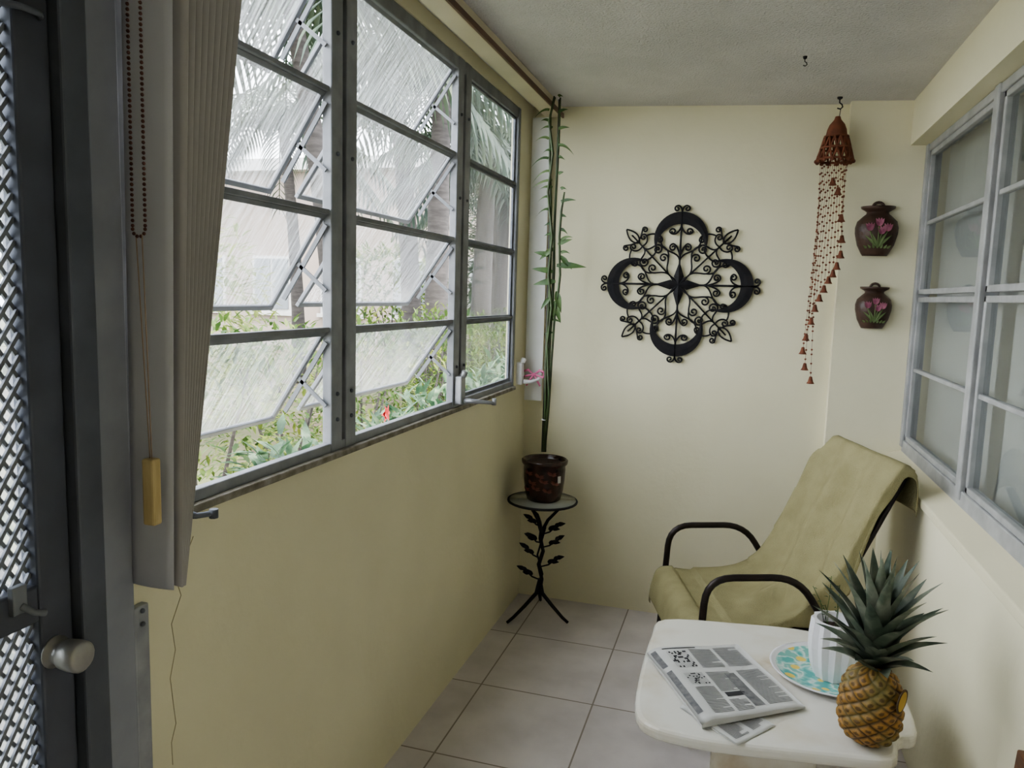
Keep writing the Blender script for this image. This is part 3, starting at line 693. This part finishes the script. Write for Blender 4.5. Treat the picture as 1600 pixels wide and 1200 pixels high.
# ------------------------------------------------------------------ table
TZ=.50
def tz(x,y,z=TZ): return hit('z',z,x,y)
ctrl=[tz(1038,966),tz(1150,972),tz(1262,984),V((.40,2.44,TZ)),V((.475,2.30,TZ)),V((.48,2.0,TZ)),tz(1405,1155),tz(1395,1185),tz(1300,1178),tz(1160,1163),tz(1085,1152),tz(1015,1133),tz(993,1105),tz(1000,1050),tz(1018,990)]
def smooth_poly(c,n=5):
    out=[];N_=len(c)
    for i in range(N_):
        p0,p1,p2,p3=c[i-1],c[i],c[(i+1)%N_],c[(i+2)%N_]
        for k in range(n):
            t=k/n; out.append(.5*((2*p1)+(p2-p0)*t+(2*p0-5*p1+4*p2-p3)*t*t+(3*p1-p0-3*p2+p3)*t**3))
    return out
poly=smooth_poly(ctrl,4)
cx=sum(p.x for p in poly)/len(poly); cy=sum(p.y for p in poly)/len(poly)
TB=thing('coffee_table','low table with cream onyx stone top holding newspaper and pineapple','table',(cx,cy,0))
pl=[(p.x,p.y) for p in poly]
ar=sum(pl[i-1][0]*pl[i][1]-pl[i][0]*pl[i-1][1] for i in range(len(pl)))
if ar<0: pl=pl[::-1]
MB().poly(pl,TZ-.035,TZ).build('top',MARB,TB,bevel=.012,seg=3)
b=MB(); b.box(cx-.13,cx+.13,cy-.16,cy+.16,.05,TZ-.035).box(cx-.17,cx+.17,cy-.20,cy+.20,0,.05); b.build('pedestal',MARB,TB,bevel=.01)
def newspaper(A,B,C,Dd,z0,th,label,printing):
    A,B,C,Dd=[tz(*p,z0) for p in(A,B,C,Dd)]
    T=thing('newspaper',label,'newspaper',((A+C)/2).xy.to_3d()+V((0,0,z0)),'newspapers on the stone table')
    def pt(u,v,h=0):
        p=(A*(1-u)+B*u)*(1-v)+(Dd*(1-u)+C*u)*v
        z=z0+th*(1-.75*u)+.004*math.sin(u*5+v*3)*(1 if u<.95 else 0)*.6+ .003*noise.noise(V((u*4,v*4,2)))
        if u<.12: z-= th*.7*(1-u/.12)**2
        return V((p.x,p.y,max(z,z0+.001)+h))
    b=MB(); b.grid(lambda u,v:pt(u,v),24,20); n0=len(b.v)
    b.grid(lambda u,v:(lambda p:V((p.x,p.y,z0+.0005)))(pt(u,v)),24,20)
    rows=25
    for i in range(24):
        b.f.append([i,i+1,n0+i+1,n0+i][::-1]); b.sm.append(False)
        o_=20*rows; b.f.append([o_+i,o_+i+1,n0+o_+i+1,n0+o_+i]); b.sm.append(False)
    for j in range(20):
        b.f.append([j*rows,(j+1)*rows,n0+(j+1)*rows,n0+j*rows][::-1]); b.sm.append(False)
        e=24; b.f.append([j*rows+e,(j+1)*rows+e,n0+(j+1)*rows+e,n0+j*rows+e]); b.sm.append(False)
    rn=random.Random(5)
    def quad(mi,u0,v0,u1,v1,h=.0009):
        nu=max(1,int((u1-u0)*16)); nv=max(1,int((v1-v0)*16))
        b.grid(lambda u,v:pt(u0+(u1-u0)*u,v0+(v1-v0)*v,h),nu,nv,mi=mi)
    for kind,u0,v0,u1,v1 in printing:
        if kind=='text':
            v=v0
            while v<v1:
                quad(2,u0,v,u0+(u1-u0)*(1 if rn.random()>.2 else .6),v+.007); v+=.017
        elif kind=='head': quad(1,u0,v0,u1,v1)
        elif kind=='pic': quad(2,u0,v0,u1,v1)
        elif kind=='cross':
            n=11
            for i in range(n):
                for j in range(n):
                    if rn.random()<.24: quad(1,u0+(u1-u0)*i/n,v0+(v1-v0)*j/n,u0+(u1-u0)*(i+1)/n,v0+(v1-v0)*(j+1)/n)
            for i in range(n+1):
                u=u0+(u1-u0)*i/n; quad(2,u-.001,v0,u+.001,v1); v=v0+(v1-v0)*i/n; quad(2,u0,v-.001,u1,v+.001)
    b.build('sheets',PAPER,T,mats=(INK,INKG))
    return T
newspaper((1062,1106),(1120,1078),(1212,1134),(1152,1166),TZ+.001,.004,'loose newspaper page lying lowest, under the folded newspaper',[('text',.1,.1,.45,.9),('text',.55,.1,.9,.9)])
newspaper((1010,1024),(1152,1009),(1258,1107),(1097,1138),TZ+.006,.022,'thick folded newspaper with crossword on the stone table top',
 [('pic',.02,.04,.07,.30),('pic',.02,.36,.07,.9),('head',.14,.03,.5,.045),('cross',.16,.09,.36,.33),('text',.40,.07,.64,.35),('text',.68,.05,.94,.34),('cross',.16,.42,.34,.58),('text',.38,.42,.62,.68),('text',.16,.62,.35,.93),('head',.40,.70,.60,.76),('pic',.56,.45,.66,.92),('text',.70,.42,.94,.92),('text',.38,.80,.54,.94)])
# plate, planter, wispy plant
pc=tz(1297,1052,TZ+.004); pc=V((min(pc.x,.30),pc.y,TZ))
T=thing('plate','round turquoise plate patterned with yellow fruit under the white planter','plate',pc)
MB().lathe([(.001,0),(.10,0),(.145,.010),(.163,.017),(.165,.020),(.160,.020)],pc,48).lathe([(.160,.020),(.147,.0145)],pc,48).build('rim',WHITE,T)
MB().lathe([(.148,.0150),(.138,.0115),(.10,.005),(.0005,.005)],pc,48).build('dish',PLATE,T)
fc=V((tz(1300,1060).x,2.215,TZ+.006))
T=thing('planter','white faceted geometric planter standing on the turquoise plate','planter',fc)
k=24; vs=[]; rings=[(.048,0),(.059,.035),(.066,.085),(.066,.12),(.062,.165),(.054,.165),(.050,.138)]
for q_,(r_,z) in enumerate(rings):
    for i in range(k):
        a=2*PI*i/k+.2; rr=r_*(1.06 if (i%2 and q_<5) else .96); vs.append(fc+V((rr*math.cos(a),rr*math.sin(a),z)))
fs=[tuple(range(k))[::-1]]
for g in range(len(rings)-1):
    for i in range(k):
        j=(i+1)%k; fs.append((g*k+i,g*k+j,(g+1)*k+j,(g+1)*k+i))
MB().add(vs,fs).build('body',WHITE,T)
MB().add(vs[6*k:7*k],[tuple(range(k))]).build('soil',SOIL,T)
b=MB(); s0=fc+V((0,0,.138)); rn=random.Random(9); T2=thing('seedling','wispy thin stemmed seedling growing in the white faceted planter','plant',s0)
for i in range(6):
    a=rn.uniform(0,2*PI); l=rn.uniform(.08,.19); d=V((math.cos(a)*.2-.12,math.sin(a)*.3,1)).normalized()
    q=s0+V((rn.uniform(-.035,.01),rn.uniform(-.025,.025),0)); e=q+d*l+V((0,0,-.01)); b.tube([q,q+d*l*.5+V((.004,0,.008)),e],.0012,4)
    for t in(.6,.75,.95):
        aa=rn.uniform(0,6.3); b.leaf(q.lerp(e,t),(math.cos(aa),math.sin(aa),.4),.012,.006,.3,n=3)
b.build('stems',STEM,T2)
# pineapple
pb=V((.350,1.905,TZ)); ph=.195; pr=.066
T=thing('pineapple','ripe golden brown pineapple with spiky crown standing on the table edge','pineapple',pb)
b=MB(); nu,nv=150,110; col=[]
def pf(u,v):
    x=2*v-1; R_=pr*(max(0,1-abs(x)**3.0))**.5*(1.0-.07*x)+.0005
    s1=9*u+6.2*v; s2=9*u-6.2*v
    a=abs(math.sin(PI*s1)); c=abs(math.sin(PI*s2)); q=(a*c)
    e=min(a,c); dsp=(.0080*(q**.45)+.0022*noise.noise(V((u*40,v*26,1))))*min(1,R_/.03)
    g=min(1,e*1.8); cc=V((.045,.026,.013)).lerp(V((.36,.19,.045)),g); cc=cc.lerp(V((.19,.17,.06)),max(0,min(.8,1.1*noise.noise(V((u*6,v*3,0)))+.24)))
    if q>.82: cc=cc.lerp(V((.08,.045,.018)),.8)
    col.append(tuple(cc)); an=2*PI*u
    return pb+V(((R_+dsp)*math.cos(an),(R_+dsp)*math.sin(an),ph*v))
b.grid(pf,nu,nv); b.col=col; b.build('body',PINE,T)
b=MB(); cb=pb+V((0,0,ph-.010)); n=52
for i in range(n):
    t=i/n; a=i*2.39996; el=.60+.95*t; L=.080+.142*math.sin(min(1,t*1.15)*PI*.55)
    d=V((math.cos(a)*math.cos(el),math.sin(a)*math.cos(el),math.sin(el)))
    b.leaf(cb+V((math.cos(a)*.024*(1-t),math.sin(a)*.024*(1-t),.075*t)),d,L,.054-.012*t,.30*(1-t)+.05+.07*math.sin(i*1.7),fold=.24,n=8,base=.9)
b.build('crown',CROWN,T)
a=-.75; tc=pb+V((.076*math.cos(a),.076*math.sin(a),.140)); ta=V((-math.sin(a),math.cos(a),0)); tn=V((math.cos(a),math.sin(a),0)); tu=V((0,0,1))
def ov(rx,rz,off): return[tc+ta*(rx*math.cos(2*PI*i/24)+rz*.25*math.sin(2*PI*i/24))+tu*(rz*math.sin(2*PI*i/24))+tn*off for i in range(24)]
b=MB(); vs=ov(.018,.028,0)+ov(.018,.028,.002); b.add(vs,[tuple(range(24))[::-1],tuple(range(24,48))]+[(i,(i+1)%24,24+(i+1)%24,24+i) for i in range(24)]); tg=b.build('tag',TAGB,T,label='dark and yellow oval tag')
b=MB(); b.add(ov(.0135,.023,.0026),[tuple(range(24))]); b.build('tag_face',TAGY,tg)
MB().obox((XR-.035,1.60,.325),(.012,0,0),(0,.12,0),(.02,0,.32)).build('wooden_board',WOODD,label='brown wooden board leaning on the right wall at the nearest corner',cat='board',bevel=.004)
# ------------------------------------------------------------------ outside
MB().box(-40,XL-WT,-10,45,-.3,-.15).build('ground',GROUND,**st)
def bush(c,rx,ry,h,n,ls,mat,name,label,cat,group,sd):
    rn=random.Random(sd); c=V(c); T=thing(name,label,cat,c,group)
    b=MB()
    for i in range(n):
        a=rn.uniform(0,2*PI); ct=rn.uniform(-.7,1); rr=rn.uniform(.72,1.03)*(1+.18*noise.noise(V((a*1.5,ct*2,sd))))
        st_=math.sqrt(1-ct*ct); p=c+V((rx*rr*st_*math.cos(a),ry*rr*st_*math.sin(a),h*.5+h*.5*rr*ct))
        d=V((math.cos(a)*st_+rn.gauss(0,.5),math.sin(a)*st_+rn.gauss(0,.5),ct*.6+rn.gauss(0,.5)))
        b.leaf(p,d,ls*rn.uniform(.7,1.3),ls*.45,.2,n=2,fold=.15)
    b.build('foliage',mat,T)
    s_=MB()
    for k in range(5):
        a=k*1.3; s_.tube([c+V((.04*math.cos(a),.04*math.sin(a),0)),c+V((.25*rx*math.cos(a),.25*ry*math.sin(a),h*.4)),c+V((.6*rx*math.cos(a),.6*ry*math.sin(a),h*.8))],[.018,.012,.006],5)
    s_.build('stem',TRUNK,T); return T
for i in range(8):
    y=2.2+i*1.12; bush((-2.75-.06*i+.1*math.sin(i*2),y,-.15),.48,.53,1.50+.06*math.sin(i*1.7),1500,.075,HEDGE,'hedge_bush','dense leafy green bush in the hedge row outside the left windows','bush','hedge bushes outside the windows',i)
lows=[(-1.75,2.15,1.0),(-1.90,2.9,1.05),(-1.75,3.65,1.05),(-1.9,4.45,1.1),(-1.85,5.25,1.12),(-1.95,6.1,1.15),(-1.9,6.95,1.25),(-2.05,7.8,1.3)]
for i,(x,y,h) in enumerate(lows):
    T=bush((x,y,-.15),.32,.34,h,420,.12,LOWL,'garden_plant','broad leaved pale green garden plant close under the left windows','plant','low plants under the windows',20+i)
    if i==3:
        f=MB(); p=hit('x',-1.75,600,646)
        for k in range(6): f.leaf(p,(.5+.1*k%.3,math.cos(k*1.05),math.sin(k*1.05)),.05,.035,.3,up=(1,0,0))
        f.build('red_flower',M('red_petal',(.65,.03,.03),.5),T)
def palm(c,h,lean,fl,nf,sd,label,rad=.10):
    rn=random.Random(sd); c=V(c); T=thing('palm_tree',label,'palm tree',c,'palms in the garden')
    top=c+V((lean[0],lean[1],h)); pts=[];rs=[]
    for i in range(15):
        t=i/14; pts.append(c+V((lean[0]*t*t,lean[1]*t*t,h*t))); rs.append(rad*(1.25-.45*t)*(1+.05*(i%2)))
    MB().tube(pts,rs,10).build('trunk',TRUNK,T)
    b=MB()
    for k in range(nf):
        a=2*PI*k/nf*1.0+rn.uniform(-.2,.2)+k*.3; el=rn.uniform(-.1,1.0); L=fl*rn.uniform(.85,1.1); d=V((math.cos(a),math.sin(a),0)); P_=[]
        for i in range(13):
            t=i/12; P_.append(top+d*(L*t*math.cos(el*(1-.4*t)))+V((0,0,L*(math.sin(el)*t-.85*t*t))))
        b.tube(P_,[.022-.0013*i for i in range(13)],5)
        sd_=d.cross(V((0,0,1)))
        for i in range(2,26):
            t=i/26; x=t*12; j=min(11,int(x)); p=P_[j].lerp(P_[j+1],x-j); tg_=(P_[j+1]-P_[j]).normalized()
            l=.55*fl/2.2*math.sin(PI*(.12+.8*t))+.12
            for sg in(1,-1): b.leaf(p,sd_*sg*.8+tg_*.6+V((0,0,-.25)),l,.055,.35,n=3)
    b.build('fronds',PALML,T); return T
palm((-3.5,6.15,-.15),4.1,(-.2,-.5),2.2,16,1,'palm tree whose trunk stands behind the first window mullion',.09)
palm((-3.55,8.5,-.15),4.2,(.0,.1),2.0,16,2,'palm tree with straight trunk seen through the middle window',.13)
palm((-4.65,10.3,-.15),5.0,(-.5,.2),2.0,14,3,'leaning palm tree farther back in the middle window',.13)
palm((-3.72,10.6,-.15),3.7,(.05,.1),1.8,16,4,'left palm tree seen through the farthest closed window',.14)
palm((-3.92,12.3,-.15),4.2,(.1,.1),1.8,14,5,'right palm tree seen through the farthest closed window',.16)
palm((-4.55,13.6,-.15),4.2,(.1,.1),1.9,14,8,'middle and farthest palm tree seen through the farthest closed window',.16)
palm((-7.6,11.9,-.15),4.6,(-.2,-.2),2.1,16,6,'palm tree farthest left in the garden beyond the first window',.10)
T=bush((-6.2,6.8,.0),1.2,1.2,2.6,1500,.16,TREEL,'leafy_tree','pale yellow green leafy tree behind the hedge in the first window','tree',None,41)
T=bush((-10.4,8.9,.0),1.6,1.6,3.4,1500,.2,TREEL,'leafy_tree','tall sunlit leafy tree farthest beyond the hedge in the first window','tree',None,42)
T=bush((-7.6,15.6,.0),1.4,1.2,2.6,1500,.2,HEDGE,'leafy_tree','round green leafy tree before the apartment building in the middle window','tree',None,43)
T=bush((-4.75,15.9,-.1),1.1,1.0,4.6,2200,.24,DARKL,'leafy_tree','tall dark green tree behind the palms in the farthest closed window','tree',None,44)
T=thing('apartment_building','beige low apartment building with shuttered windows beyond the palms','building',(-9,21,-.15))
MB().box(-16,-3,18,25,-.15,4.6).build('wall',BLD,T)
MB().box(-16.4,-2.6,17.6,25.4,4.6,4.9).build('roof',BLDW,T)
for i in range(6):
    for z in(.9,):
        x=-15+i*2.1; o=MB().box(x,x+1.2,17.93,18.0,z,z+1.5).box(x-.1,x+1.3,17.9,17.95,z-.1,z).build('window',BLDW,T)
        MB().box(x+.08,x+.56,17.90,17.94,z+.08,z+1.42).box(x+.64,x+1.12,17.90,17.94,z+.08,z+1.42).build('pane',BLDG,o)
# ------------------------------------------------------------------ light
wd=bpy.data.worlds.new('world'); S.world=wd; wd.use_nodes=True; nt=wd.node_tree; nt.nodes.clear()
o=nt.nodes.new('ShaderNodeOutputWorld'); bg=nt.nodes.new('ShaderNodeBackground'); bg.inputs[0].default_value=(.93,.96,1,1); bg.inputs[1].default_value=8.3
nt.links.new(bg.outputs[0],o.inputs[0])
sn=bpy.data.lights.new('sun','SUN'); sn.energy=8; sn.angle=.05; sn.color=(1,.93,.8); so=bpy.data.objects.new('sun',sn); COL.objects.link(so)
so.rotation_euler=V((-.55,.35,-.9)).to_track_quat('-Z','Y').to_euler()
